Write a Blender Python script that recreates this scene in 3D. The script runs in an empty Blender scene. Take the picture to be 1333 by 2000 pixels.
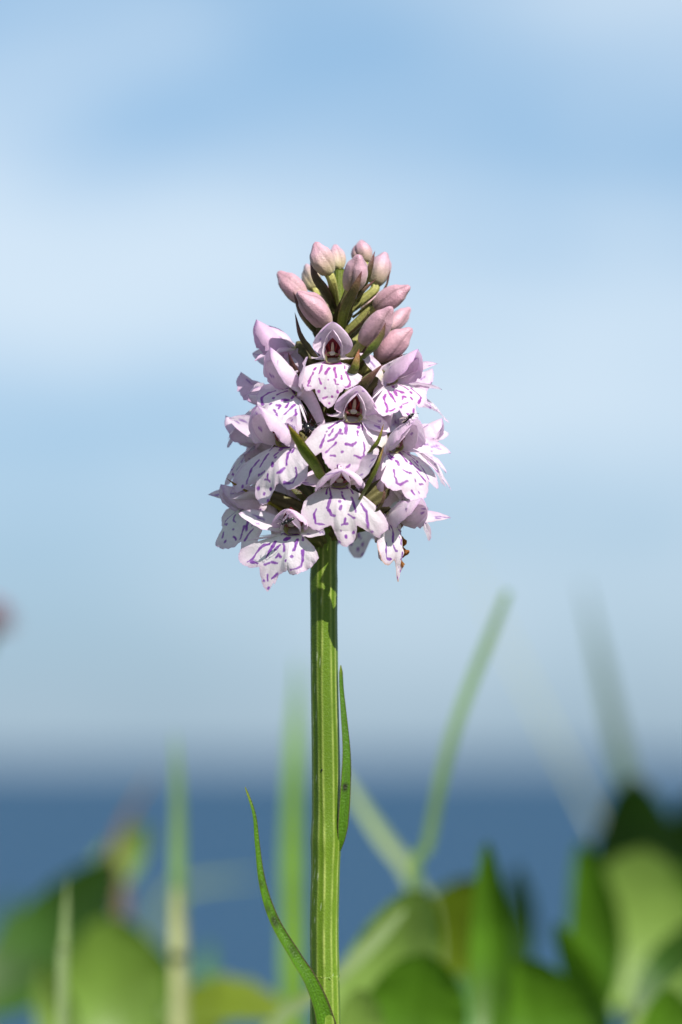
import bpy, math, random
import numpy as np
from mathutils import Vector, Matrix

rad = math.radians
scn = bpy.context.scene
COL = scn.collection

# ------------------------------------------------------------------ camera
CAM_D = 0.75                 # metres from the lens to the orchid
FPX = 11250.0                # focal length in photograph pixels
HORIZON = 1482.0             # photograph row of the sea horizon
PITCH = math.atan((HORIZON - 1000.0) / FPX)
CAM_Z = 0.08 + (2000.0 - HORIZON) / FPX * CAM_D
cd = bpy.data.cameras.new('camera')
cam = bpy.data.objects.new('camera', cd)
COL.objects.link(cam)
cam.location = (0, -CAM_D, CAM_Z)
cam.rotation_euler = (math.pi / 2 + PITCH, 0, 0)
cd.sensor_fit = 'VERTICAL'
cd.sensor_height = 36.0
cd.sensor_width = 24.0
cd.lens = FPX / 2000.0 * 36.0
cd.clip_start = 0.02
cd.clip_end = 90000
cd.dof.use_dof = True
cd.dof.focus_distance = CAM_D - 0.008
cd.dof.aperture_fstop = cd.lens / 12.0      # an entrance pupil of 12 mm
cd.dof.aperture_blades = 0
scn.camera = cam

# ------------------------------------------------------------------ light
SUN_EL, SUN_AZ = 44.0, 37.0     # azimuth: degrees to the right of straight behind the camera
sd = bpy.data.lights.new('sun', 'SUN')
sd.energy = 4.9
sd.angle = rad(0.53)
sd.color = (1.0, 0.95, 0.87)
sun = bpy.data.objects.new('sun', sd)
COL.objects.link(sun)
sv = Vector((math.sin(rad(SUN_AZ)) * math.cos(rad(SUN_EL)), -math.cos(rad(SUN_AZ)) * math.cos(rad(SUN_EL)), math.sin(rad(SUN_EL))))
sun.rotation_euler = sv.to_track_quat('Z', 'Y').to_euler()
sun.location = (3, -3, 6)

w = bpy.data.worlds.new('World')
scn.world = w
w.use_nodes = True
nt = w.node_tree
nt.nodes.clear()
def wn(t, **k):
    n = nt.nodes.new(t)
    for a, b in k.items():
        setattr(n, a, b)
    return n
sky = wn('ShaderNodeTexSky', sky_type='NISHITA', sun_disc=False)
sky.sun_elevation = rad(SUN_EL)
sky.sun_rotation = math.pi - rad(SUN_AZ)
sky.altitude = 20
sky.air_density = 1.0
sky.dust_density = 0.2
sky.ozone_density = 2.5
tint = wn('ShaderNodeMix', data_type='RGBA', blend_type='MULTIPLY')
tint.inputs[0].default_value = 1.0
geo = wn('ShaderNodeTexCoord')
sxyz = wn('ShaderNodeSeparateXYZ')
nt.links.new(geo.outputs['Generated'], sxyz.inputs[0])
trp = wn('ShaderNodeValToRGB')
trp.color_ramp.elements[0].position = 0.0
trp.color_ramp.elements[0].color = (0.35, 0.52, 0.90, 1)
trp.color_ramp.elements[1].position = 0.14
trp.color_ramp.elements[1].color = (0.72, 0.82, 0.92, 1)
nt.links.new(sxyz.outputs[2], trp.inputs[0])
nt.links.new(trp.outputs[0], tint.inputs[7])
nt.links.new(sky.outputs[0], tint.inputs[6])
# soft banks of cloud: stretched noise over the direction of view
tc = wn('ShaderNodeTexCoord')
mp = wn('ShaderNodeMapping')
mp.inputs['Scale'].default_value = (6.0, 6.0, 17.0)
mp.inputs['Location'].default_value = (0.35, 0.0, -1.12)
nt.links.new(tc.outputs['Generated'], mp.inputs[0])
nz = wn('ShaderNodeTexNoise')
nz.inputs['Scale'].default_value = 1.0
nz.inputs['Detail'].default_value = 4.0
nz.inputs['Roughness'].default_value = 0.5
nt.links.new(mp.outputs[0], nz.inputs['Vector'])
rmp = wn('ShaderNodeValToRGB')
rmp.color_ramp.elements[0].position = 0.36
rmp.color_ramp.elements[0].color = (0, 0, 0, 1)
rmp.color_ramp.elements[1].position = 0.62
rmp.color_ramp.elements[1].color = (1, 1, 1, 1)
rmp.color_ramp.interpolation = 'EASE'
nt.links.new(nz.outputs[0], rmp.inputs[0])
cl = wn('ShaderNodeMix', data_type='RGBA')
cl.inputs[7].default_value = (6.6, 7.6, 8.5, 1)
ml = wn('ShaderNodeMath', operation='MULTIPLY')
ml.inputs[1].default_value = 0.75
hz = wn('ShaderNodeMapRange')
hz.interpolation_type = 'SMOOTHSTEP'
hz.inputs[1].default_value = -0.01; hz.inputs[2].default_value = 0.06; hz.inputs[3].default_value = 0.15; hz.inputs[4].default_value = 1.0
nt.links.new(sxyz.outputs[2], hz.inputs[0])
ml2 = wn('ShaderNodeMath', operation='MULTIPLY')
nt.links.new(rmp.outputs[0], ml2.inputs[0]); nt.links.new(hz.outputs[0], ml2.inputs[1])
nt.links.new(ml2.outputs[0], ml.inputs[0])
nt.links.new(ml.outputs[0], cl.inputs[0])
nt.links.new(tint.outputs[2], cl.inputs[6])
bg = wn('ShaderNodeBackground')
bg.inputs[1].default_value = 0.073
out = wn('ShaderNodeOutputWorld')
nt.links.new(cl.outputs[2], bg.inputs[0])
nt.links.new(bg.outputs[0], out.inputs[0])

vs = scn.view_settings
vs.view_transform = 'Standard'
vs.look = 'None'
vs.gamma = 1.0
vs.exposure = 0.66
vs.use_curve_mapping = False
scn.render.engine = 'CYCLES'
scn.cycles.use_denoising = True
scn.cycles.max_bounces = 8
scn.cycles.transparent_max_bounces = 8
scn.cycles.sample_clamp_indirect = 4.0

# ------------------------------------------------------------------ helpers
CA, SA = math.cos(PITCH), math.sin(PITCH)
def P(px, py, Y=0.0):
    """the point at depth Y (metres behind the orchid's stem) seen at a photograph pixel"""
    a, b = (px - 666.5) / FPX, (1000.0 - py) / FPX
    d = Vector((a, CA - b * SA, SA + b * CA))
    return Vector((0, -CAM_D, CAM_Z)) + d * ((Y + CAM_D) / d.y)
def M_PER_PX(Y=0.0):
    return (CAM_D + Y) / FPX
MM = 0.001

def srgb(r, g, b):
    f = lambda c: (c / 255 / 12.92) if c / 255 <= 0.04045 else ((c / 255 + 0.055) / 1.055) ** 2.4
    return np.array([f(r), f(g), f(b)])

def mesh(name, V, F, colors=None, mat=None, smooth=True):
    me = bpy.data.meshes.new(name)
    V = np.asarray(V, dtype=float)
    me.from_pydata([tuple(v) for v in V], [], [tuple(int(i) for i in f) for f in F])
    if smooth:
        me.polygons.foreach_set('use_smooth', [True] * len(me.polygons))
    if colors is not None:
        at = me.color_attributes.new('Col', 'FLOAT_COLOR', 'POINT')
        c4 = np.ones((len(V), 4)); c4[:, :3] = np.clip(colors, 0, 1)
        at.data.foreach_set('color', c4.ravel())
    if mat:
        me.materials.append(mat)
    me.update()
    return me

def obj(name, me, parent=None, loc=None):
    o = bpy.data.objects.new(name, me)
    COL.objects.link(o)
    if parent is not None:
        o.parent = parent
    if loc is not None:
        o.location = loc
    return o

def tag(o, label=None, cat=None, group=None, kind=None):
    if label: o['label'] = label
    if cat: o['category'] = cat
    if group: o['group'] = group
    if kind: o['kind'] = kind
    return o

def grid_faces(nu, nv, wrap=False):
    F = []
    for i in range(nu - 1):
        for j in range(nv - 1 if not wrap else nv):
            j2 = (j + 1) % nv
            F.append((i * nv + j, (i + 1) * nv + j, (i + 1) * nv + j2, i * nv + j2))
    return F

def catmull(pts, n):
    pts = [np.array(p, float) for p in pts]
    P0 = [2 * pts[0] - pts[1]] + pts + [2 * pts[-1] - pts[-2]]
    m = len(pts) - 1
    out_ = []
    for k in range(n):
        u = k / (n - 1) * m
        i = min(int(u), m - 1); t = u - i
        a, b, c, d = P0[i], P0[i + 1], P0[i + 2], P0[i + 3]
        out_.append(0.5 * ((2 * b) + (-a + c) * t + (2 * a - 5 * b + 4 * c - d) * t * t + (-a + 3 * b - 3 * c + d) * t ** 3))
    return np.array(out_)

def nrm(v):
    v = np.asarray(v, float)
    return v / (np.linalg.norm(v) + 1e-12)

class Noise1:
    """smooth 1-D noise"""
    def __init__(s, seed, n=64):
        s.a = np.random.RandomState(seed).uniform(-1, 1, n); s.n = n
    def __call__(s, x):
        x = np.asarray(x, float); i = np.floor(x).astype(int); t = x - i; t = t * t * (3 - 2 * t)
        return s.a[i % s.n] * (1 - t) + s.a[(i + 1) % s.n] * t

def noise2(seed, x, y):
    r = np.random.RandomState(seed).uniform(-1, 1, (32, 32))
    x = np.asarray(x, float); y = np.asarray(y, float)
    i = np.floor(x).astype(int); j = np.floor(y).astype(int); a = x - i; b = y - j
    a = a * a * (3 - 2 * a); b = b * b * (3 - 2 * b)
    g = lambda p, q: r[p % 32, q % 32]
    return (g(i, j) * (1 - a) + g(i + 1, j) * a) * (1 - b) + (g(i, j + 1) * (1 - a) + g(i + 1, j + 1) * a) * b

def sheet(center, widths, normals, cup=0.5, ns=13, wavy=0.0, seed=0):
    """a leaf-like sheet round a centre line; concave towards its normals. returns grid verts, s and t"""
    n = len(center)
    tang = np.gradient(center, axis=0)
    S = np.linspace(-1, 1, ns)
    V = np.zeros((n, ns, 3))
    nf = Noise1(seed + 5)
    for i in range(n):
        tdir = nrm(tang[i]); nn = np.asarray(normals[i], float); nn = nrm(nn - tdir * np.dot(nn, tdir))
        side = np.cross(tdir, nn)
        c = cup[i] if hasattr(cup, '__len__') else cup
        c = max(abs(c), 1e-3) * (1 if c >= 0 else -1)
        wv = widths[i]
        for j, s in enumerate(S):
            lat = wv * math.sin(c * s) / c
            off = wv * (1 - math.cos(c * s)) / c
            if wavy:
                off += wavy * wv * abs(s) ** 2 * float(nf(i * 0.42 + (20 if s > 0 else 0)))
            V[i, j] = center[i] + side * lat + nn * off
    T = np.repeat(np.linspace(0, 1, n)[:, None], ns, 1)
    SS = np.repeat(S[None], n, 0)
    return V.reshape(-1, 3), SS.ravel(), T.ravel(), grid_faces(n, ns)

def arc_line(base, d, nvec, L, bend, n=22, power=1.0):
    """centre line that starts along d and turns by `bend` radians towards nvec"""
    d = nrm(d); nvec = np.asarray(nvec, float); nvec = nrm(nvec - d * np.dot(nvec, d))
    p = np.array(base, float); C = [p.copy()]; N = [nvec]
    for i in range(1, n):
        a = bend * ((i - 0.5) / (n - 1)) ** power
        dd = d * math.cos(a) + nvec * math.sin(a)
        p = p + dd * (L / (n - 1)); C.append(p.copy())
        a2 = bend * (i / (n - 1)) ** power
        N.append(-d * math.sin(a2) + nvec * math.cos(a2))
    return np.array(C), N

def leaf_profile(n, W, p=0.8, base=0.35, tip=0.0, sharp=0.75):
    t = np.linspace(0, 1, n)
    prof = np.sin(np.pi * np.clip(t, 0, 1) ** p) ** sharp
    b = base * np.clip(1 - t / 0.45, 0, 1)
    e = tip * np.clip((t - 0.6) / 0.4, 0, 1)
    return np.maximum(np.maximum(prof, b), e) * W / 2 + 1e-6

def tube(center, radii, ns=12, ribs=0, rib_amp=0.0, twist=0.0, up=(0, 0, 1), close=True):
    n = len(center)
    tang = np.gradient(center, axis=0)
    V = []; A = []
    ref = np.array(up, float)
    if abs(np.dot(nrm(tang[0]), nrm(ref))) > 0.95:
        ref = np.array([1.0, 0, 0])
    for i in range(n):
        t = nrm(tang[i]); a = nrm(ref - t * np.dot(ref, t)); b = np.cross(t, a); ref = a
        for j in range(ns):
            ang = 2 * math.pi * j / ns
            rr = radii[i] * (1 + rib_amp * math.cos(ribs * ang + twist * i / (n - 1)) if ribs else 1)
            V.append(center[i] + rr * (math.cos(ang) * a + math.sin(ang) * b)); A.append((i / (n - 1), ang))
    F = grid_faces(n, ns, True)
    if close:
        F.append(tuple(range(ns - 1, -1, -1))); F.append(tuple((n - 1) * ns + j for j in range(ns)))
    return np.array(V), np.array(A), F

# ------------------------------------------------------------------ materials
def new_mat(name):
    m = bpy.data.materials.new(name); m.use_nodes = True
    nt = m.node_tree; nt.nodes.clear()
    return m, nt

def plant_mat(name, color=None, rough=0.5, trans=0.25, bump=0.1, bscale=2500.0, var=0.12, vscale=900.0, spec=0.4, tcol=None, veins=0.0, sheen=0.0):
    """thin living tissue: colour attribute or plain colour, some light let through, fine cell relief"""
    m, nt = new_mat(name)
    N = lambda t: nt.nodes.new(t)
    L = nt.links.new
    outn = N('ShaderNodeOutputMaterial')
    pb = N('ShaderNodeBsdfPrincipled'); pb.inputs['Roughness'].default_value = rough
    pb.inputs['Specular IOR Level'].default_value = spec
    if sheen:
        pb.inputs['Sheen Weight'].default_value = sheen
        pb.inputs['Sheen Roughness'].default_value = 0.4
    tr = N('ShaderNodeBsdfTranslucent')
    mx = N('ShaderNodeMixShader'); mx.inputs[0].default_value = trans
    if color is None:
        at = N('ShaderNodeAttribute'); at.attribute_name = 'Col'; src = at.outputs['Color']
    else:
        rg = N('ShaderNodeRGB'); rg.outputs[0].default_value = (*color, 1); src = rg.outputs[0]
    tcx = N('ShaderNodeTexCoord')
    nz = N('ShaderNodeTexNoise'); nz.inputs['Scale'].default_value = vscale; nz.inputs['Detail'].default_value = 3
    L(tcx.outputs['Object'], nz.inputs['Vector'])
    mr = N('ShaderNodeMapRange'); mr.inputs[1].default_value = 0.3; mr.inputs[2].default_value = 0.7
    mr.inputs[3].default_value = 1 - var; mr.inputs[4].default_value = 1 + var
    L(nz.outputs[0], mr.inputs[0])
    mu = N('ShaderNodeVectorMath'); mu.operation = 'SCALE'
    L(src, mu.inputs[0]); L(mr.outputs[0], mu.inputs['Scale'])
    L(mu.outputs[0], pb.inputs['Base Color'])
    if tcol is None:
        L(mu.outputs[0], tr.inputs['Color'])
    else:
        m2 = N('ShaderNodeVectorMath'); m2.operation = 'MULTIPLY'; m2.inputs[1].default_value = tcol
        L(mu.outputs[0], m2.inputs[0]); L(m2.outputs[0], tr.inputs['Color'])
    if bump:
        n2 = N('ShaderNodeTexNoise'); n2.inputs['Scale'].default_value = bscale; n2.inputs['Detail'].default_value = 2
        L(tcx.outputs['Object'], n2.inputs['Vector'])
        bp = N('ShaderNodeBump'); bp.inputs['Strength'].default_value = bump; bp.inputs['Distance'].default_value = 0.0004
        L(n2.outputs[0], bp.inputs['Height']); L(bp.outputs[0], pb.inputs['Normal'])
    L(pb.outputs[0], mx.inputs[1]); L(tr.outputs[0], mx.inputs[2]); L(mx.outputs[0], outn.inputs[0])
    return m

MAT_PETAL = plant_mat('petal_tissue', None, rough=0.45, trans=0.46, bump=0.22, bscale=5500, var=0.05, vscale=3000, spec=0.35, sheen=0.15)
MAT_BUD = plant_mat('bud_tissue', None, rough=0.45, trans=0.12, bump=0.3, bscale=5500, var=0.12, vscale=1500, spec=0.4, sheen=0.2)
MAT_GREEN = plant_mat('bract_tissue', None, rough=0.48, trans=0.2, bump=0.3, bscale=4000, var=0.14, vscale=2500, spec=0.28)
MAT_STEM = plant_mat('stem_tissue', None, rough=0.42, trans=0.0, bump=0.22, bscale=5000, var=0.12, vscale=3500, spec=0.28)
MAT_BLACK, _nt = new_mat('insect_shell')
_p = _nt.nodes.new('ShaderNodeBsdfPrincipled'); _o = _nt.nodes.new('ShaderNodeOutputMaterial')
_p.inputs['Base Color'].default_value = (0.006, 0.006, 0.008, 1); _p.inputs['Roughness'].default_value = 0.25
_nt.links.new(_p.outputs[0], _o.inputs[0])
MAT_WING = plant_mat('insect_wing', (0.55, 0.45, 0.45), rough=0.15, trans=0.6, bump=0, var=0.05)

LEAFMATS = {}
def leaf_mat(key, c, trans=0.35, rough=0.4):
    if key not in LEAFMATS:
        LEAFMATS[key] = plant_mat('leaf_' + key, c, rough=rough, trans=trans, bump=0.25, bscale=600, var=0.25, vscale=70, spec=0.35, tcol=(1.15, 1.1, 0.6))
    return LEAFMATS[key]

# ------------------------------------------------------------------ setting: cliff top and sea
SEA_Z = -24.0
def ground_z(x, y):
    e = 1.45 + 0.12 * np.sin(1.7 * x + 0.4) + 0.05 * np.sin(5.1 * x)
    b = 0.010 * noise2(3, x * 3 + 7, y * 3 + 9) + 0.004 * noise2(4, x * 11, y * 11)
    near = np.exp(-(x ** 2 + y ** 2) / 0.02)
    b = b * (1 - near)
    d = np.maximum(y - e, 0)
    drop = -0.9 * d ** 1.35 - 0.5 * d * (0.5 + 0.5 * noise2(8, x * 0.7 + 3, y * 0.7 + 2))
    far = np.clip((-y - 2) / 60, 0, 1)
    return b + np.maximum(drop, -30.0) + 6 * far ** 1.5 + 0.25 * far * noise2(9, x * 0.2 + 5, y * 0.2 + 1)
xs = np.unique(np.concatenate([np.linspace(-1.6, 1.6, 129), np.sign(np.linspace(-1, 1, 61)) * (1.6 + 118 * np.abs(np.linspace(-1, 1, 61)) ** 2.2)]))
ys = np.unique(np.concatenate([np.linspace(-1.2, 2.6, 153), 2.6 + 40 * np.linspace(0, 1, 40) ** 1.6, -1.2 - 118 * np.linspace(0, 1, 30) ** 2.0]))
XX, YY = np.meshgrid(xs, ys, indexing='ij')
ZZ = ground_z(XX, YY)
gm, gnt = new_mat('turf_soil')
_o = gnt.nodes.new('ShaderNodeOutputMaterial'); _p = gnt.nodes.new('ShaderNodeBsdfPrincipled'); _p.inputs['Roughness'].default_value = 0.9
_t = gnt.nodes.new('ShaderNodeTexCoord'); _n = gnt.nodes.new('ShaderNodeTexNoise'); _n.inputs['Scale'].default_value = 9.0; _n.inputs['Detail'].default_value = 8
_r = gnt.nodes.new('ShaderNodeValToRGB')
_r.color_ramp.elements[0].position = 0.35; _r.color_ramp.elements[0].color = (0.05, 0.038, 0.022, 1)
_r.color_ramp.elements[1].position = 0.6; _r.color_ramp.elements[1].color = (0.06, 0.10, 0.025, 1)
gnt.links.new(_t.outputs['Object'], _n.inputs['Vector']); gnt.links.new(_n.outputs[0], _r.inputs[0]); gnt.links.new(_r.outputs[0], _p.inputs['Base Color'])
_b = gnt.nodes.new('ShaderNodeBump'); _b.inputs['Strength'].default_value = 0.6; _b.inputs['Distance'].default_value = 0.02
gnt.links.new(_n.outputs[0], _b.inputs['Height']); gnt.links.new(_b.outputs[0], _p.inputs['Normal']); gnt.links.new(_p.outputs[0], _o.inputs[0])
ground = obj('ground', mesh('ground', np.stack([XX, YY, ZZ], -1).reshape(-1, 3), grid_faces(len(xs), len(ys)), None, gm))
tag(ground, kind='structure')

sm, snt = new_mat('sea_water')
_o = snt.nodes.new('ShaderNodeOutputMaterial'); _p = snt.nodes.new('ShaderNodeBsdfPrincipled')
_p.inputs['Base Color'].default_value = (0.015, 0.054, 0.106, 1); _p.inputs['Roughness'].default_value = 0.5
_p.inputs['Specular IOR Level'].default_value = 0.06
_t = snt.nodes.new('ShaderNodeTexCoord'); _n = snt.nodes.new('ShaderNodeTexNoise'); _n.inputs['Scale'].default_value = 0.12; _n.inputs['Detail'].default_value = 6
_b = snt.nodes.new('ShaderNodeBump'); _b.inputs['Strength'].default_value = 1.0; _b.inputs['Distance'].default_value = 1.6
snt.links.new(_t.outputs['Object'], _n.inputs['Vector']); snt.links.new(_n.outputs[0], _b.inputs['Height'])
snt.links.new(_b.outputs[0], _p.inputs['Normal']); snt.links.new(_p.outputs[0], _o.inputs[0])
sea = obj('sea', mesh('sea', [(-60000, 4, 0), (60000, 4, 0), (60000, 60000, 0), (-60000, 60000, 0)], [(0, 1, 2, 3)], None, sm), loc=(0, 0, SEA_Z))
tag(sea, kind='structure')

# ------------------------------------------------------------------ the orchid
def YM(mm): return mm * MM
AXIS = [(640, 2210), (636, 2000), (635, 1900), (634, 1800), (637, 1650), (637, 1500), (634, 1300), (633, 1120), (636, 1000), (642, 880), (648, 760), (654, 660), (660, 580), (663, 525)]
_ax = np.array(AXIS, float)
def axis_x(py):
    return float(np.interp(py, _ax[::-1, 1], _ax[::-1, 0]))
_root = P(640, 2000, 0); _base_pt = Vector((_root.x, 0, 0))
orchid = bpy.data.objects.new('spotted_orchid', None); COL.objects.link(orchid)
orchid.location = _base_pt
orchid.empty_display_size = 0.02
tag(orchid, 'spotted orchid with a dense white and purple flower spike on a green stem', 'orchid')
def W2O(p):
    return np.array(p) - np.array(_base_pt)

# stem ------------------------------------------------------------
stem_pts = [np.array((_base_pt.x, 0, -0.004)), np.array((_base_pt.x, 0, 0.03))] + [np.array(P(x, y, 0)) for x, y in AXIS[1:]]
cl_ = catmull([W2O(p) for p in stem_pts], 220)
zc = cl_[:, 2]
zpx = lambda py: P(640, py, 0).z
rz = [0.0, 0.03, zpx(2000), zpx(1900), zpx(1700), zpx(1640), zpx(1600), zpx(1400), zpx(1200), zpx(1130), zpx(1110), zpx(1000), zpx(800), zpx(650), zpx(530)]
rr = [2.4, 2.2, 1.98, 1.86, 1.84, 1.98, 1.84, 1.78, 1.74, 1.80, 1.74, 1.7, 1.5, 1.2, 0.7]
R_ = np.interp(zc, rz, rr) * MM
NS = 96
V, A, F = tube(cl_, R_, NS, up=(1, 0, 0))
ang = A[:, 1]
ctr = np.repeat(cl_, NS, 0)
ribs = np.zeros(len(V)); line = np.zeros(len(V))
rg = np.random.RandomState(5)
rib_ang = [rad(a) for a in (-178, -152, -118, -97, -62, -34, 8, 30, 66, 100, 128, 155)]
nzr = Noise1(9)
for k, a0 in enumerate(rib_ang):
    wob = 0.10 * nzr(A[:, 0] * 7 + k * 3.3)
    dd = np.abs((ang - a0 - wob + math.pi) % (2 * math.pi) - math.pi)
    am = 0.6 + 0.4 * rg.rand()
    ribs += am * np.exp(-(dd / 0.13) ** 2); line += am * np.exp(-(dd / 0.07) ** 2)
V = ctr + (V - ctr) * (1 + 0.05 * ribs - 0.02)[:, None]
g0, g1, gl = srgb(66, 92, 8), srgb(86, 112, 18), srgb(164, 174, 96)
mixv = 0.5 + 0.5 * noise2(21, ang * 2.5, A[:, 0] * 9)
cs = g0[None] * (1 - mixv[:, None]) + g1[None] * mixv[:, None]
lowf = np.clip((zpx(1500) - V[:, 2]) / 0.03, 0, 1)
cs = cs * (1 - 0.12 * lowf[:, None]) + srgb(140, 178, 62)[None] * 0.12 * lowf[:, None]
lk = np.clip(line, 0, 1) * (0.55 + 0.35 * noise2(22, ang * 3, A[:, 0] * 60))
cs = cs * (1 - lk[:, None]) + gl[None] * lk[:, None]
topk = (np.clip((V[:, 2] - zpx(780)) / 0.008, 0, 1) * 0.75)[:, None]
cs = cs * (1 - topk) + srgb(92, 100, 40)[None] * topk
spk = (noise2(23, ang * 15, A[:, 0] * 900) > 0.86) * 0.3
cs = cs * (1 - spk[:, None]) + srgb(225, 230, 205)[None] * spk[:, None]
stem = obj('stem', mesh('stem', V, F, cs, MAT_STEM), orchid)

def blob(name, px, py, Y, a, b, parent, mat, label=None):
    n = 10; V_ = []; F_ = []
    C0 = W2O(P(px, py, Y))
    for i in range(n + 1):
        th = math.pi * i / n
        for j in range(10):
            f = 2 * math.pi * j / 10
            V_.append(C0 + np.array([a * math.sin(th) * math.cos(f), 0.10 * MM * math.sin(th) * math.sin(f), b * math.cos(th)]))
    return obj(name, mesh(name, V_, grid_faces(n + 1, 10, True), None, mat), parent)
blob('dark_speck', 629, 1504, -1.80 * MM, 0.09 * MM, 0.20 * MM, stem, MAT_BLACK)

def green_colors(T, S, c_base, c_tip, c_edge, seed, edge=0.5, tip_at=0.75, veins=5):
    v = noise2(seed, S * 4 + 9, T * 9)
    k = np.clip((T - tip_at) / (1 - tip_at + 1e-6), 0, 1)[:, None]
    c = c_base[None] * (1 - k) + c_tip[None] * k
    e = (np.clip((np.abs(S) - 0.78) / 0.22, 0, 1) * edge)[:, None]
    c = c * (1 - e) + c_edge[None] * e
    c = c * (1 + 0.18 * v + 0.16 * np.cos(S * math.pi * veins))[:, None]
    return c

def stem_leaf(pts, wpx, seed, spots, normal, cup=0.8):
    C = catmull([W2O(P(x, y, YM(Y))) for x, y, Y in pts], 60)
    n = len(C)
    t = np.linspace(0, 1, n)
    wid = np.interp(t, *zip(*wpx)) * M_PER_PX() / 2
    Vv, S, T, F_ = sheet(C, wid, [normal] * n, cup, 17, 0.03, seed)
    c = green_colors(T, S, srgb(66, 104, 10), srgb(104, 116, 30), srgb(78, 44, 52), seed, 0.9, 0.9, 6)
    for (tt, ss, r) in spots:
        d = np.hypot((T - tt) * r[1], (S - ss) * r[0])
        k = np.clip(1.6 - d, 0, 1)[:, None] * r[2]
        c = c * (1 - k) + srgb(28, 26, 16)[None] * k
    return obj('leaf', mesh('leaf', Vv, F_, c, MAT_GREEN), orchid)
stem_leaf([(640, 2060, -1.6), (629, 1985, -2.3), (606, 1920, -3.2), (577, 1872, -3.8), (535, 1800, -4.5), (512, 1728, -5), (502, 1650, -5), (496, 1590, -5), (479, 1537, -5)],
          [(0, 70), (0.12, 48), (0.25, 36), (0.4, 30), (0.55, 24), (0.7, 15), (0.85, 10), (0.97, 6), (1, 2)], 31,
          [(0.50, 0.1, (1.8, 55, 0.75)), (0.545, -0.3, (2, 70, 0.6)), (0.40, 0.3, (2.5, 70, 0.5)), (0.63, -0.2, (2, 80, 0.6))], (0.55, -0.8, 0.25), 0.7)
stem_leaf([(663, 1662, -0.6), (667, 1640, -1.0), (671, 1600, -1.2), (675, 1540, -1.3), (677, 1470, -1.2), (671, 1390, -1.0), (667, 1340, -0.9), (666, 1299, -0.9)],
          [(0, 6), (0.08, 10), (0.25, 22), (0.4, 22), (0.5, 20), (0.65, 14), (0.8, 10), (0.95, 8), (1, 2)], 33,
          [(0.435, -0.1, (2.0, 70, 1.0))], (0.25, -0.95, 0.1), 0.4)
# leaves at the foot of the stem, below the picture
for k, (az, L_) in enumerate(((200, 0.075), (75, 0.085), (320, 0.07))):
    d = np.array([math.cos(rad(az)), math.sin(rad(az)), 0.55])
    Cc, N_ = arc_line(np.array([0, 0, 0.002]), d, (0, 0, -1), L_, 0.75, 24)
    Vv, S, T, F_ = sheet(Cc, leaf_profile(24, 0.014, 0.85, 0.5), [-np.array(q) for q in N_], 0.5, 11)
    c = green_colors(T, S, srgb(84, 128, 40), srgb(84, 128, 40), srgb(84, 128, 40), 60 + k, 0.0, 0.9, 5)
    d_ = noise2(70 + k, T * 14, S * 3 + 8); kk = np.clip((d_ - 0.45) * 6, 0, 0.8)[:, None]
    obj('leaf', mesh('leaf', Vv, F_, c * (1 - kk) + srgb(60, 30, 35)[None] * kk, MAT_GREEN), orchid)

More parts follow.
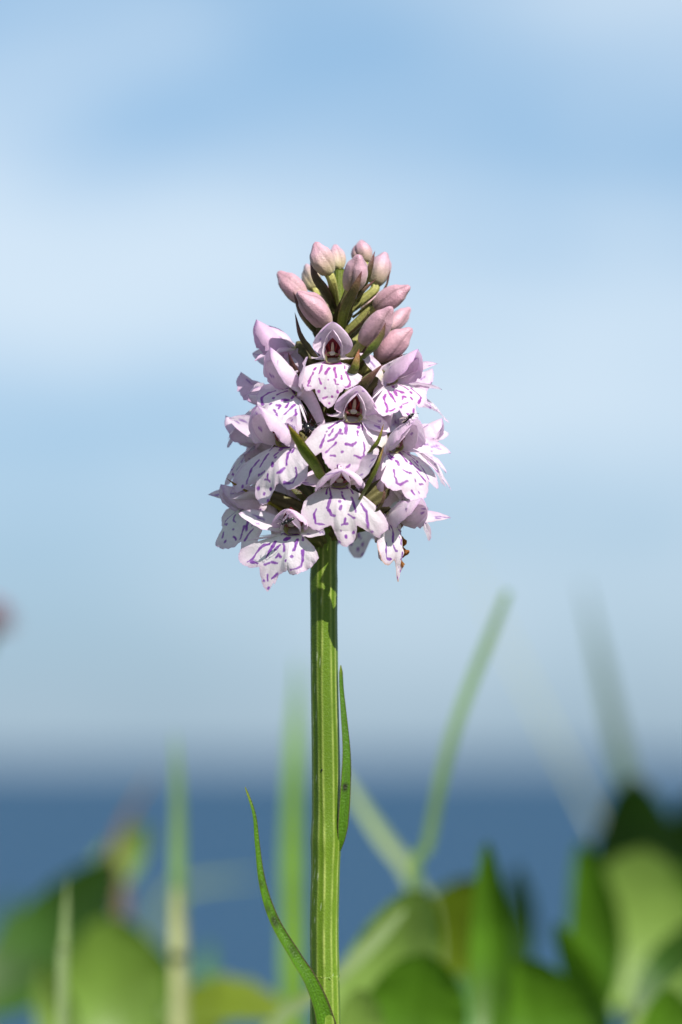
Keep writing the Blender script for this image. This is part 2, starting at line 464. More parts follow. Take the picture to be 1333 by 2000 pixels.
# lips: outline and purple strokes traced in millimetres, throat at the origin, y down --------------------
def mmset(cx, cy, k, pts): return [((x - cx) / k, (y - cy) / k) for x, y in pts]
def mmstroke(cx, cy, k, L): return [mmset(cx, cy, k, s) for s in L]
LIPS = {
 'C': (mmset(380, 400, 60.6, [(330, 405), (200, 445), (130, 490), (92, 550), (76, 620), (88, 675), (120, 718), (165, 752), (205, 765), (245, 748), (305, 715), (325, 745), (345, 800), (370, 855), (390, 882), (440, 886), (480, 855), (502, 815), (512, 720), (560, 745), (620, 785), (665, 812), (690, 815), (715, 780), (755, 750), (760, 710), (735, 660), (690, 590), (620, 525), (560, 480), (480, 440), (430, 405)]),
   mmstroke(380, 400, 60.6, [[(300, 420), (288, 470)], [(328, 410), (320, 490), (300, 540), (285, 580)], [(290, 605), (305, 640), (330, 650)], [(385, 450), (388, 462)], [(390, 482), (405, 520)], [(380, 537)], [(392, 570), (383, 596)], [(458, 500), (478, 550), (500, 610)], [(432, 412), (465, 470)], [(205, 592), (183, 640), (195, 710), (258, 718)], [(530, 552), (575, 620), (585, 690), (590, 740)], [(630, 765)], [(445, 640), (495, 668)], [(415, 665), (410, 705), (390, 716)], [(412, 705), (440, 705)], [(380, 768)], [(424, 800), (426, 815)], [(482, 770)], [(380, 855)], [(330, 410), (380, 432), (430, 410)]])),
 'A': (mmset(455, 545, 78, [(370, 555), (210, 590), (120, 615), (85, 670), (78, 740), (92, 810), (110, 870), (150, 925), (205, 918), (250, 902), (280, 1000), (315, 1060), (350, 1100), (405, 1140), (460, 1110), (490, 1060), (530, 965), (590, 905), (640, 905), (700, 870), (790, 775), (806, 730), (765, 680), (650, 630), (560, 560)]),
   mmstroke(455, 545, 78, [[(280, 640), (255, 665)], [(235, 695), (210, 745), (185, 790), (170, 860), (205, 865)], [(360, 600), (315, 710)], [(430, 650), (385, 730)], [(468, 640), (475, 720), (488, 765)], [(300, 790), (320, 850)], [(405, 805)], [(480, 800), (490, 850), (525, 860)], [(375, 905)], [(300, 940)], [(510, 940)], [(555, 750), (560, 790)], [(605, 700), (640, 770), (665, 820), (660, 870), (610, 890)], [(345, 1020), (390, 1000)], [(455, 995)], [(415, 1070)], [(365, 565), (450, 575), (535, 565)], [(575, 600), (580, 640)]])),
 'B': (mmset(690, 1300, 92, [(610, 1300), (470, 1345), (330, 1380), (230, 1470), (195, 1545), (115, 1650), (112, 1740), (125, 1800), (180, 1850), (270, 1805), (340, 1735), (370, 1850), (440, 1930), (550, 1985), (650, 2010), (740, 1970), (800, 1900), (822, 1815), (900, 1805), (1000, 1740), (1050, 1640), (1000, 1540), (870, 1450), (780, 1320)]),
   mmstroke(690, 1300, 92, [[(570, 1310), (500, 1365), (430, 1425)], [(495, 1430), (430, 1530)], [(410, 1470)], [(375, 1530), (340, 1620), (315, 1700)], [(560, 1450), (545, 1500), (575, 1505)], [(530, 1510), (480, 1570), (425, 1600)], [(500, 1610), (430, 1690), (390, 1740)], [(655, 1330), (640, 1420), (630, 1490)], [(745, 1330), (745, 1390)], [(785, 1340), (785, 1420)], [(740, 1460), (748, 1510)], [(630, 1635), (680, 1640)], [(740, 1590), (700, 1630)], [(830, 1570), (850, 1650), (855, 1730), (820, 1760), (730, 1740)], [(450, 1775), (510, 1770)], [(580, 1725)], [(560, 1880)], [(690, 1850), (660, 1890)], [(610, 1305), (660, 1330), (750, 1320)]])),
 'D': (mmset(890, 1120, 76.9, [(820, 1130), (690, 1180), (600, 1160), (520, 1168), (400, 1220), (370, 1300), (365, 1390), (385, 1445), (450, 1482), (560, 1492), (605, 1480), (612, 1560), (640, 1670), (690, 1735), (740, 1700), (765, 1600), (800, 1545), (890, 1500), (905, 1540), (960, 1548), (1080, 1490), (1190, 1370), (1130, 1260), (1040, 1180), (950, 1130)]),
   mmstroke(890, 1120, 76.9, [[(690, 1240), (620, 1260), (550, 1340), (520, 1400), (470, 1430)], [(500, 1445), (570, 1455)], [(760, 1220), (700, 1310), (665, 1380)], [(870, 1180), (845, 1210)], [(800, 1260), (755, 1310)], [(830, 1250), (840, 1320)], [(935, 1200), (940, 1260), (935, 1320)], [(990, 1160), (988, 1200)], [(760, 1385), (790, 1360), (805, 1385)], [(920, 1370)], [(865, 1425)], [(660, 1455), (700, 1440)], [(715, 1435), (780, 1445)], [(1015, 1310), (1025, 1380), (1015, 1460), (970, 1485), (920, 1500)], [(690, 1560), (690, 1610)], [(780, 1545), (725, 1595)], [(645, 1620)], [(700, 1680)], [(820, 1130), (840, 1112), (880, 1135), (930, 1125)]])),
}
C_WHITE = np.array([0.86, 0.80, 0.86]); C_LILAC = np.array([0.74, 0.52, 0.71]); C_PURPLE = np.array([0.20, 0.018, 0.40]); C_MAG = np.array([0.38, 0.015, 0.36])
C_PINK = np.array([0.60, 0.27, 0.38])

def stroke_dist(Q, strokes):
    D = np.full(len(Q), 9.0)
    for s in strokes:
        s = np.array(s, float)
        if len(s) == 1:
            D = np.minimum(D, np.hypot(*(Q - s[0]).T) * 0.75); continue
        for a, b in zip(s[:-1], s[1:]):
            ab = b - a; t = np.clip(((Q - a) @ ab) / (ab @ ab), 0, 1)
            D = np.minimum(D, np.hypot(*(Q - a - t[:, None] * ab).T))
    return D

def make_lip(pat, seed, decl, mirror=False, curl=1.0, mag=0.0, width=1.0, fold=0.0, wilt=False, fine=True):
    rs = np.random.RandomState(seed)
    outl, strokes = LIPS[pat]
    outl = np.array(outl); strokes = [np.array(s) + rs.uniform(-0.09, 0.09, 2) for s in strokes]
    if mirror:
        outl = outl * [-1, 1]; outl = outl[::-1]; strokes = [s * [-1, 1] for s in strokes]
    th = np.arctan2(outl[:, 0], outl[:, 1]); Rr = np.hypot(outl[:, 0], outl[:, 1])
    o = np.argsort(th); th, Rr = th[o], Rr[o]
    nth, nt_ = (230, 78) if fine else (90, 30)
    tq = np.linspace(th[0], th[-1], nth)
    Rq = np.interp(tq, th, Rr)
    ker = np.array([1, 2, 1]) / 4.0
    Rq[1:-1] = np.convolve(Rq, ker, 'valid')
    jag = Noise1(seed + 1)
    Rq = Rq * (1 + 0.012 * jag(np.arange(nth) * 45.0 / nth) + 0.010 * Noise1(seed + 2)(np.arange(nth) * 120.0 / nth))
    tt = np.linspace(0.0, 1, nt_) ** 0.85
    TT, TH = np.meshgrid(tt, tq, indexing='ij'); RR = np.repeat(Rq[None], nt_, 0)
    a = RR * TT * np.sin(TH); b = RR * TT * np.cos(TH)
    Q = np.stack([a.ravel(), b.ravel()], 1)
    D = stroke_dist(Q + 0.07 * np.stack([noise2(seed + 3, Q[:, 0] * 3, Q[:, 1] * 3), noise2(seed + 4, Q[:, 0] * 3, Q[:, 1] * 3)], 1), strokes)
    wdt = 0.145 + 0.085 * noise2(seed + 6, Q[:, 0] * 1.5 + 5, Q[:, 1] * 1.5 + 5)
    mk = np.clip((wdt + 0.05 - D) / 0.08, 0, 1)
    Tt = TT.ravel()
    edge = np.clip((Tt - 0.72) / 0.28, 0, 1) ** 1.5
    lil = np.clip(0.10 + 0.55 * edge + 0.10 * noise2(seed + 7, Q[:, 0] * 0.8, Q[:, 1] * 0.8), 0, 1)[:, None]
    c = C_WHITE * (1 - lil) + C_LILAC * lil
    vein = 0.03 * np.cos(TH.ravel() * 46) * np.clip(Tt - 0.3, 0, 1)
    c = c * (1 - np.abs(vein)[:, None])
    thr = np.clip(1 - Q[:, 1] / 0.7, 0, 1)[:, None] * np.clip(1 - np.abs(Q[:, 0]) / 1.2, 0, 1)[:, None]
    c = c * (1 - thr * 0.7) + srgb(205, 205, 130) * thr * 0.7
    rm = (np.clip((Tt - 0.965) / 0.035, 0, 1) * 0.35)[:, None]
    c = c * (1 - rm) + np.array([0.50, 0.28, 0.56]) * rm
    pur = C_PURPLE * (1 - mag) + C_MAG * mag
    k = (mk * (0.90 + 0.10 * noise2(seed + 8, Q[:, 0] * 4, Q[:, 1] * 4)))[:, None]
    c = c * (1 - k) + pur * k
    # relief
    ax = np.abs(a)
    h = 0.55 * np.exp(-(a / 1.7) ** 2) * np.sin(np.clip(b / 6.0, 0, 1) * math.pi) ** 0.8        # swollen middle
    h = h - curl * 0.030 * np.clip(ax - 1.4, 0, None) ** 2                                      # side lobes turn back
    h = h + 0.42 * TT ** 2.5 * noise2(seed + 11, TH * 4 + 8, TT * 1.5) + 0.12 * TT ** 2 * noise2(seed + 12, TH * 9 + 8, TT * 4)
    h = h - curl * 0.010 * np.clip(b - 2, 0, None) ** 2
    h = h - fold * ax * 0.45
    if wilt:
        kx = np.clip((a - 0.5) / 1.0, 0, 1)
        a = a * (1 - 0.45 * kx); h = h + kx * (0.9 * noise2(seed + 30, a * 2 + 5, b * 2) - 0.4 + 0.5 * np.sin(b * 3))
        b = b * (1 - 0.12 * kx)
        kw = np.clip((kx.ravel() - 0.45) / 0.3, 0, 1)[:, None]
        nb = noise2(seed + 31, Q[:, 0] * 5, Q[:, 1] * 5)[:, None]
        c = c * (1 - kw) + (srgb(150, 96, 44) * (1 + 0.7 * nb)) * kw
        rim = (np.clip((Tt - 0.95) / 0.05, 0, 1) * np.clip((Q[:, 1] - 2.5), 0, 1) * 0.7)[:, None]
        c = c * (1 - rim) + srgb(196, 150, 80) * rim
    a = a * width + 0.75 * (1 - TT) ** 2 * np.sin(TH)
    h = h - 0.25 * (1 - TT) ** 2
    # bend along the length: starts flatter, ends steeper
    d0, d1 = decl - 12, decl + 10 * curl
    nb_ = 80; bb = np.linspace(0, 12, nb_); dec = np.radians(d0 + (d1 - d0) * np.clip(bb / 6, 0, 1))
    step = bb[1]; py_ = -np.concatenate([[0], np.cumsum(np.cos(dec) * step)[:-1]]); pz_ = -np.concatenate([[0], np.cumsum(np.sin(dec) * step)[:-1]])
    y0 = np.interp(b, bb, py_); z0 = np.interp(b, bb, pz_); dl = np.interp(b, bb, dec)
    y = y0 - h * np.sin(dl); z = z0 + h * np.cos(dl)
    V_ = np.stack([a, y, z], -1).reshape(-1, 3)
    return V_, grid_faces(nt_, nth), c

def petal_sheet(base, d, nv, L, W, bend, cup, seed, p=0.8, basew=0.35, wavy=0.05, lil=0.5, spots=0, n=26, ns=17, sharp=0.75, green=0.0, power=1.0):
    C, N_ = arc_line(base, d, nv, L, bend, n, power)
    Vv, S, T, F_ = sheet(C, leaf_profile(n, W, p, basew, 0, sharp), N_, cup, ns, wavy, seed)
    rs = np.random.RandomState(seed)
    Vv = Vv + 0.05 * L / 7 * np.stack([noise2(seed + 40 + q, T * 5, S * 2 + 6) for q in range(3)], 1)
    kl = np.clip(lil + 0.35 * (T - 0.5) + 0.35 * np.clip((np.abs(S) - 0.6) / 0.4, 0, 1) + 0.22 * noise2(seed + 3, T * 3, S * 1.5 + 4), 0, 1)[:, None]
    c = C_WHITE * (1 - kl) + C_LILAC * kl
    vn = (0.16 * np.exp(-((((S * 3.5) % 1.0) - 0.5) / 0.12) ** 2) * np.clip(1.2 - T, 0, 1))[:, None]
    c = c * (1 - vn) + C_LILAC * 0.8 * vn
    rm = (np.clip((np.abs(S) - 0.90) / 0.10, 0, 1) * (0.28 + 0.2 * noise2(seed + 9, T * 7, S)))[:, None]
    c = c * (1 - rm) + np.array([0.42, 0.20, 0.50]) * rm
    if green:
        kg = np.clip(1 - T / green, 0, 1)[:, None] * 0.6
        c = c * (1 - kg) + srgb(196, 200, 140) * kg
    if spots:
        Q = np.stack([S * W / 2, T * L], 1)
        st = []
        for q in range(spots):
            t0 = 0.3 + 0.6 * rs.rand(); s0 = rs.uniform(-0.6, 0.4) * W / 2
            ln = rs.uniform(0.1, 1.0)
            st.append([(s0, t0 * L), (s0 + rs.uniform(-.2, .2), t0 * L + ln)])
        D = stroke_dist(Q + 0.08 * np.stack([noise2(seed + 5, Q[:, 0] * 3, Q[:, 1] * 3)] * 2, 1), st)
        k = (np.clip((0.21 - D) / 0.12, 0, 1) * 0.75)[:, None]
        c = c * (1 - k) + C_PURPLE * k
    tipk = np.clip((T - 0.93) / 0.07, 0, 1)[:, None] * 0.35
    c = c * (1 - tipk) + C_PURPLE * tipk
    return Vv, F_, c

def flower(px, py, phi, Y=None, lroll=0, pitch=0, roll=0, s=1.0, decl=72, pat='C', mirror=False, seed=1, curl=1.0, mag=0.2, width=1.0, fold=0.0, wilt=False,
           hood_el=72, hood_bend=0.95, hood_L=6.8, hood_open=1.0, hood_cup=1.40, hood_lil=0.42, lats=None, attach=95, lip=True, label=None, spur=True, petals=True):
    ph = rad(phi)
    dx = px - axis_x(py)
    if Y is None:
        r = abs(dx) / max(abs(math.sin(ph)), 0.25) if abs(phi) > 20 else 140
        Y = -min(r, 170) * math.cos(ph) * M_PER_PX()
    else:
        Y = Y * MM
    O = np.array(P(px, py, Y))
    M = Matrix.Rotation(ph, 4, 'Z') @ Matrix.Rotation(-rad(pitch), 4, 'X') @ Matrix.Rotation(rad(roll), 4, 'Y')
    q = s * MM
    # throat cup: the body every other piece grows from
    n, m_ = 8, 16
    V_ = []; cc = []
    for i in range(n):
        t = i / (n - 1)
        for j in range(m_):
            f = 2 * math.pi * j / m_
            rr_ = 1.15 * (0.35 + 0.65 * math.sqrt(t)) * (1.0 + 0.1 * math.cos(3 * f))
            V_.append((rr_ * math.cos(f), 1.4 - 1.9 * t, 0.55 + 0.85 * rr_ * math.sin(f) * 0.9)); cc.append(srgb(205, 205, 140) * (1 - t * 0.15))
    fl = obj('flower', mesh('flower', np.array(V_) * q, grid_faces(n, m_, True), np.array(cc), MAT_PETAL), orchid)
    fl.matrix_basis = Matrix.Translation(Vector(W2O(O))) @ M
    if label: fl['label'] = label
    sub = lambda nm, D, mat=MAT_PETAL: obj(nm, mesh(nm, np.array(D[0]) * q, D[1], D[2], mat), fl)
    if lip:
        LV, LF, LC = make_lip(pat, seed, decl, mirror, curl, mag, width, fold, wilt, abs(phi) < 112)
        cr, sr = math.cos(rad(lroll)), math.sin(rad(lroll))
        LV = np.stack([LV[:, 0] * cr + LV[:, 2] * sr, LV[:, 1], -LV[:, 0] * sr + LV[:, 2] * cr], 1)
        sub('lip', (LV, LF, LC))
    e = rad(hood_el)
    sub('dorsal_sepal', petal_sheet((0, 1.0, 0.7), (0, -math.cos(e), math.sin(e)), (0, -math.sin(e), -math.cos(e)), hood_L, 8.6 * hood_open, hood_bend, hood_cup, seed + 100, 1.0, 0.75, 0.06, hood_lil, 2, power=1.0, sharp=0.45, n=34, ns=27))
    if petals:
        for sg in (-1, 1):
            e2 = e - 0.22
            d = np.array([sg * 0.30 * hood_open, -math.cos(e2), math.sin(e2)]); nv = np.array([-sg * 1.0, -0.55, -0.25])
            sub('petal', petal_sheet((sg * 0.85, 0.55, 0.55), d, nv, hood_L * 0.80, 3.6, hood_bend * 1.1, 0.6, seed + 110 + sg, 0.78, 0.7, 0.05, hood_lil - 0.35, 2, power=1.1, sharp=0.55))
    if lats is None:
        lats = [dict(sg=-1), dict(sg=1)]
    for Lq in lats:
        sg = Lq['sg']
        d = np.array(Lq.get('d', (sg * 0.88, -0.30, 0.30)))
        nv = np.array(Lq.get('n', (0.15 * sg, -0.75, 0.55)))
        sub('lateral_sepal', petal_sheet(Lq.get('b', (sg * 1.0, 0.55, 0.35)), d, nv, Lq.get('L', 6.8), Lq.get('W', 3.2), Lq.get('bend', -0.35), Lq.get('cup', 0.55), seed + 120 + sg, 0.85, 0.5, 0.10, Lq.get('lil', 0.22), Lq.get('spots', 4), green=0.25))
    # column with its dark hollow and pale rostellum
    cv = []; cf = []; ccol = []
    def addp(Vp, Fp, cp):
        o_ = len(cv); cv.extend(Vp); cf.extend([tuple(i + o_ for i in f_) for f_ in Fp]); ccol.extend([cp] * len(Vp))
    Cq, Nq = arc_line((0, 0.75, 0.6), (0, -0.25, 1), (0, -1, 0), 3.0, 0.7, 8)
    Vs, Ss, Ts, Fs = sheet(Cq, leaf_profile(8, 2.5, 0.6, 0.5), Nq, 0.9, 7)
    addp(Vs, Fs, srgb(128, 46, 60))
    for cpts, r0, colr in (([(0, 0.3, 0.9), (0, -0.15, 1.6), (0, -0.35, 2.5)], 0.20, srgb(226, 204, 186)), ([(-0.2, 0, 1.2), (-0.45, -0.2, 1.9), (-0.55, -0.3, 2.5)], 0.09, srgb(178, 60, 60)), ([(0.2, 0, 1.2), (0.45, -0.2, 1.9), (0.55, -0.3, 2.5)], 0.09, srgb(178, 60, 60)),
                            ([(-0.8, 0.0, 1.5), (-0.75, -0.15, 0.95), (-0.3, -0.3, 0.75)], 0.15, srgb(190, 120, 130)), ([(0.8, 0.0, 1.5), (0.75, -0.15, 0.95), (0.3, -0.3, 0.75)], 0.15, srgb(190, 120, 130)),
                            ([(-0.3, -0.3, 0.95), (0, -0.4, 1.05), (0.3, -0.3, 0.95)], 0.28, srgb(232, 220, 214))):
        ck = catmull(cpts, 7); Vt, At, Ft = tube(ck, np.full(7, r0) * np.array([0.7, 1, 1, 1, 1, 0.8, 0.3]), 8)
        addp(Vt, Ft, colr)
    cv = np.array(cv) * [1.25, 1, 1.15]
    tl = rad(max(0, 76 - hood_el)); yy, zz = cv[:, 1] - 0.7, cv[:, 2] - 0.6         # leans forward with its hood
    cv = np.stack([cv[:, 0], 0.7 + yy * math.cos(tl) - zz * math.sin(tl), 0.6 + yy * math.sin(tl) + zz * math.cos(tl)], 1)
    sub('column', (cv, cf, np.array(ccol)), MAT_PETAL)
    if spur:
        ck = catmull([(0, 0.6, 0.3), (0, 1.6, -0.7), (0, 2.4, -2.8), (0, 2.6, -5.2)] if spur is True else spur, 18)
        Vt, At, Ft = tube(ck, np.interp(np.linspace(0, 1, 18), [0, 0.2, 0.7, 0.95, 1], [1.2, 1.0, 0.75, 0.55, 0.2]), 14)
        cS = C_WHITE * 0.55 + C_LILAC * 0.45
        sub('spur', (Vt, Ft, np.repeat(cS[None], len(Vt), 0)), MAT_PETAL)
    # ribbed ovary back to the stem
    Minv = (Matrix.Translation(Vector(O)) @ M).inverted()
    A3 = np.array(Minv @ P(axis_x(py + attach), py + attach, 0)) / q
    mid = np.array([0, 2.6, 0.6]) * 0.8
    ck = catmull([(0, 1.0, 0.6), mid, A3 * 0.55 + mid * 0.45 + np.array([0, 0, 0.8]), A3], 22)
    Vt, At, Ft = tube(ck, np.interp(np.linspace(0, 1, 22), [0, 0.2, 0.6, 1], [0.9, 1.15, 1.25, 0.7]), 24, 6, 0.14, 3.5)
    co = srgb(96, 92, 58)[None] * (1 + 0.35 * np.cos(6 * At[:, 1] + 3.5 * At[:, 0]))[:, None]
    sub('ovary', (Vt, Ft, co), MAT_GREEN)
    return fl

L_, R_s = -1, 1
# front column of blooms
flower(650, 706, 0, pitch=4, s=0.86, pat='A', seed=11, mag=0.8, decl=74, Y=-8.2, hood_L=6.6, hood_el=80, hood_bend=1.0, hood_open=1.0,
       lats=[dict(sg=-1, d=(-0.25, 0.85, 0.35), L=5.5), dict(sg=1, d=(0.25, 0.85, 0.35), L=5.5)])
flower(689, 822, 8, pitch=2, roll=6, s=0.98, pat='B', seed=12, mag=0.35, decl=78, Y=-9.6, hood_L=5.6, hood_el=76, hood_bend=1.1, hood_open=0.95,
       lats=[dict(sg=-1, d=(-0.25, 0.85, 0.3), L=5), dict(sg=1, d=(0.95, -0.25, -0.12), L=4.4, W=3.0, bend=-0.5, lil=0.15)])
flower(664, 948, 4, pitch=0, s=1.0, pat='C', seed=13, mag=0.15, decl=82, Y=-10.5, attach=60, hood_L=5.2, hood_el=48, hood_bend=1.25, hood_open=1.1,
       lats=[dict(sg=-1, d=(-0.80, -0.55, 0.20), L=4.6, W=3.2, bend=-0.7, lil=0.35), dict(sg=1, d=(0.72, -0.5, 0.55), L=6.0, W=3.4, bend=0.25, lil=0.2)])
flower(572, 1040, -16, pitch=0, roll=3, s=1.02, pat='D', seed=14, mag=0.05, decl=80, Y=-9.5, attach=30, hood_L=4.8, hood_el=66, hood_bend=1.3, hood_open=0.8, curl=0.6,
       lats=[dict(sg=-1, d=(-0.9, -0.35, 0.30), L=6.4, W=3.0, bend=-0.1, lil=0.2), dict(sg=1, d=(0.9, -0.5, -0.18), L=4.6, W=2.6, bend=0.2, lil=0.2)])
# left side
flower(556, 868, -36, pitch=-4, roll=5, s=1.06, pat='C', mirror=True, seed=15, mag=0.1, decl=62, Y=-9.0, hood_L=8.0, hood_el=46, hood_bend=0.5, hood_open=1.0, hood_cup=1.9, hood_lil=0.4,
       lats=[dict(sg=-1, d=(-0.75, -0.25, 0.35), L=7.6, W=3.0, lil=0.3), dict(sg=1, d=(0.3, -0.55, 0.75), L=4.0, W=3.0)])
flower(580, 768, -56, pitch=2, roll=0, lroll=38, s=0.95, pat='D', mirror=True, seed=16, mag=0.25, decl=38, Y=-6.6, hood_L=7.6, hood_el=54, hood_bend=0.35, hood_open=0.95, hood_cup=2.0, hood_lil=0.45, attach=70, spur=[(0.3, 0.5, 0.3), (1.0, 1.2, -0.4), (1.7, 2.0, -2.2), (2.4, 2.9, -4.6)], curl=0.5,
       lats=[dict(sg=-1, d=(-0.6, -0.7, 0.05), L=7.2, W=3.2, lil=0.5), dict(sg=1, d=(0.55, -0.5, 0.65), L=6.4, W=3.4, lil=0.4)])
flower(562, 690, -78, pitch=8, s=0.95, pat='A', seed=17, mag=0.4, decl=78, Y=-1.5, hood_L=6.8, hood_el=40, hood_bend=0.4, hood_open=1.05, hood_cup=2.1, hood_lil=0.8, fold=0.8,
       lats=[dict(sg=-1, d=(-0.35, -0.8, 0.55), L=6.6, W=3.2, lil=0.8), dict(sg=1, d=(0.3, -0.85, -0.2), L=6.4, W=3.4, lil=0.5)])
flower(505, 985, -66, pitch=-2, roll=4, lroll=24, s=1.0, pat='B', mirror=True, seed=18, mag=0.0, decl=48, Y=-2.6, hood_L=6.6, hood_el=26, hood_bend=0.3, hood_open=0.9, hood_cup=1.9, curl=0.7, attach=60,
       lats=[dict(sg=-1, d=(-0.5, -0.8, 0.25), L=7.0, W=3.0, lil=0.35, spots=5), dict(sg=1, d=(0.35, -0.9, 0.25), L=6.4, W=3.4, lil=0.15, spots=0)])
flower(505, 868, -92, pitch=2, s=1.0, pat='B', seed=19, mag=0.1, decl=50, Y=1.0, hood_L=6.2, hood_el=40, hood_bend=0.4, hood_lil=0.5)
flower(520, 790, -100, pitch=4, s=0.95, pat='C', seed=20, mag=0.1, decl=48, Y=2.0, hood_L=6.0, hood_el=45, hood_bend=0.3, hood_lil=0.6)
# right side
flower(762, 748, 52, pitch=4, roll=0, lroll=-16, s=0.96, pat='D', seed=21, mag=0.7, decl=46, Y=-6.0, hood_L=7.0, hood_el=46, hood_bend=0.6, hood_open=0.98, hood_cup=1.9, hood_lil=0.6, curl=1.0,
       lats=[dict(sg=-1, d=(-0.6, 0.1, 0.8), L=5.0), dict(sg=1, d=(0.35, -0.85, 0.42), L=6.8, W=3.0, lil=0.4)])
flower(770, 880, 40, pitch=0, roll=0, lroll=-8, s=1.0, pat='B', mirror=True, seed=22, mag=0.35, decl=64, Y=-9.0, hood_L=6.6, hood_el=52, hood_bend=0.75, hood_open=0.95, hood_cup=1.6, fold=0.35,
       lats=[dict(sg=-1, d=(-0.55, 0.2, 0.8), L=4.6), dict(sg=1, d=(0.75, -0.75, 0.05), L=7.0, W=3.6, lil=0.3, spots=6)])
flower(772, 1016, 38, pitch=0, s=1.0, pat='C', seed=23, mag=0.0, decl=84, Y=-8.0, hood_L=6.8, hood_el=24, hood_bend=0.25, hood_open=0.95, hood_cup=1.9, attach=40, wilt=True, width=0.62,
       lats=[dict(sg=1, d=(0.72, -0.65, -0.08), L=6.8, W=3.0, bend=0.2, lil=0.35, spots=5), dict(sg=-1, d=(0.1, 0.4, -0.6), L=4.5, W=2.0)], label='half wilted flower with a brown shrivelled lip edge')
flower(800, 872, 84, pitch=-4, s=1.0, pat='C', seed=24, mag=0.3, decl=38, Y=-0.5, hood_L=6.0, hood_el=42, hood_bend=0.3,
       lats=[dict(sg=-1, d=(-0.2, -0.9, -0.35), L=7.0, W=3.0), dict(sg=1, d=(0.4, -0.8, 0.4), L=6.6, W=3.2)])
flower(790, 765, 92, pitch=2, s=0.95, pat='A', seed=25, mag=0.4, decl=34, Y=1.0, hood_L=5.6, hood_el=34, hood_bend=0.3,
       lats=[dict(sg=-1, d=(-0.3, -0.9, 0.1), L=6.0, W=2.8), dict(sg=1, d=(0.3, -0.9, 0.2), L=6.0, W=3.0)])
flower(778, 968, 96, pitch=0, s=0.95, pat='B', seed=26, mag=0.2, decl=50, Y=1.5, hood_L=5.6, hood_el=40, hood_bend=0.3)
# the far side
for k, (px, py, phi, Y) in enumerate(((700, 985, 165, 8.5), (590, 985, -150, 8), (610, 870, -165, 9), (720, 850, 150, 8), (660, 770, 178, 8), (575, 720, -135, 6), (735, 745, 135, 6), (655, 930, 180, 9.5), (540, 920, -120, 5), (745, 920, 118, 5))):
    flower(px, py, phi, Y=Y, pitch=0, s=0.95, attach=max(20, min(80, 1060 - py)), pat='CBDA'[k % 4], seed=40 + k, mag=0.2, decl=66 + 3 * (k % 4))

# buds ---------------------------------------------------------------
def bud(bx, by, bY, tx, ty, tY, wpx, seed, green=0.3, att=70, attY=0.0, pink=0.7):
    B = W2O(P(bx, by, bY * MM)); T3 = W2O(P(tx, ty, tY * MM))
    ax_ = T3 - B; L = np.linalg.norm(ax_); z_ = ax_ / L
    ref = np.array([0.3, -1, 0.2]); x_ = nrm(ref - z_ * np.dot(ref, z_)); y_ = np.cross(z_, x_)
    n, m_ = 30, 48
    W = wpx * M_PER_PX() / 2
    V_ = []; c_ = []
    rs = np.random.RandomState(seed); ph0 = rs.uniform(0, 2 * math.pi)
    bendv = rs.uniform(-0.05, 0.05, 2) * L
    for i in range(n):
        t = i / (n - 1)
        prof = (math.sin(math.pi * (0.10 + 0.90 * t ** 0.98)) ** 0.60) if t < 1 else 0.0
        prof = max(prof, 0.42 * (1 - t / 0.25) if t < 0.25 else 0) if i > 0 else 0.30
        if t > 0.72: prof = prof * (1 - 0.18 * math.sin((t - 0.72) / 0.28 * math.pi))
        for j in range(m_):
            f = 2 * math.pi * j / m_
            a3 = ((f - ph0 + 0.8 * t) * 3 / (2 * math.pi)) % 1.0          # three overlapping sepals
            lob = 1 + 0.07 * math.cos(2 * math.pi * (a3 - 0.5)) + (0.035 * (a3 - 0.5))
            seam = math.exp(-((min(a3, 1 - a3)) / 0.045) ** 2)
            r = W * prof * lob * (1 - 0.11 * seam * math.sin(math.pi * min(1, t * 1.1)))
            r *= 1 + 0.022 * math.sin(f * 11 + 3 * t + seed) * math.sin(math.pi * t) + 0.03 * math.sin(f * 2 + seed * 1.7 + 5 * t)
            off = bendv * math.sin(math.pi * t)
            V_.append(B + z_ * L * t + x_ * (r * math.cos(f) + off[0]) + y_ * (r * math.sin(f) + off[1]))
            kg = max(0, 1 - t / max(0.05, 2.2 * green)) * min(1, green * 2.6)
            c = (C_PINK * pink + C_LILAC * (1 - pink)) * (0.95 + 0.12 * math.cos(2 * math.pi * (a3 - 0.5)))
            pale = np.array([0.60, 0.48, 0.42]); c = c * (0.68) + pale * 0.32 * (1 - 0.35 * t)
            c = c * (1 - kg) + srgb(178, 172, 118) * kg
            c = c * 0.88
            c = c * (1 - 0.45 * seam) + srgb(120, 84, 84) * 0.12 * seam
            if t > 0.85: c = c * (1 - 0.3 * (t - 0.85) / 0.15) + C_PINK * 0.8 * 0.3 * (t - 0.85) / 0.15
            c_.append(c)
    bd = obj('bud', mesh('bud', np.array(V_), grid_faces(n, m_, True), np.array(c_), MAT_BUD), orchid)
    A3 = W2O(P(axis_x(by + att), by + att, attY * MM))
    ck = catmull([B + z_ * L * 0.06, B - z_ * L * 0.22, (A3 * 0.65 + B * 0.35) - z_ * L * 0.06, A3], 16)
    r0 = 0.36 * W
    Vt, At, Ft = tube(ck, np.interp(np.linspace(0, 1, 16), [0, 0.15, 0.6, 1], [r0 * 1.1, r0, r0 * 1.1, r0 * 0.8]), 20, 6, 0.10, 2.5)
    co = (srgb(186, 182, 110)[None] * (1 - At[:, :1]) + srgb(92, 98, 44)[None] * At[:, :1]) * (1 + 0.15 * np.cos(6 * At[:, 1] + 2.5 * At[:, 0]))[:, None]
    obj('ovary', mesh('ovary', Vt, Ft, co, MAT_GREEN), bd)
    return bd
bud(643, 536, -5, 616, 472, -6, 46, 1, green=0.34, pink=0.75)
bud(661, 526, 3, 655, 477, 4, 34, 2, green=0.35, pink=0.6)
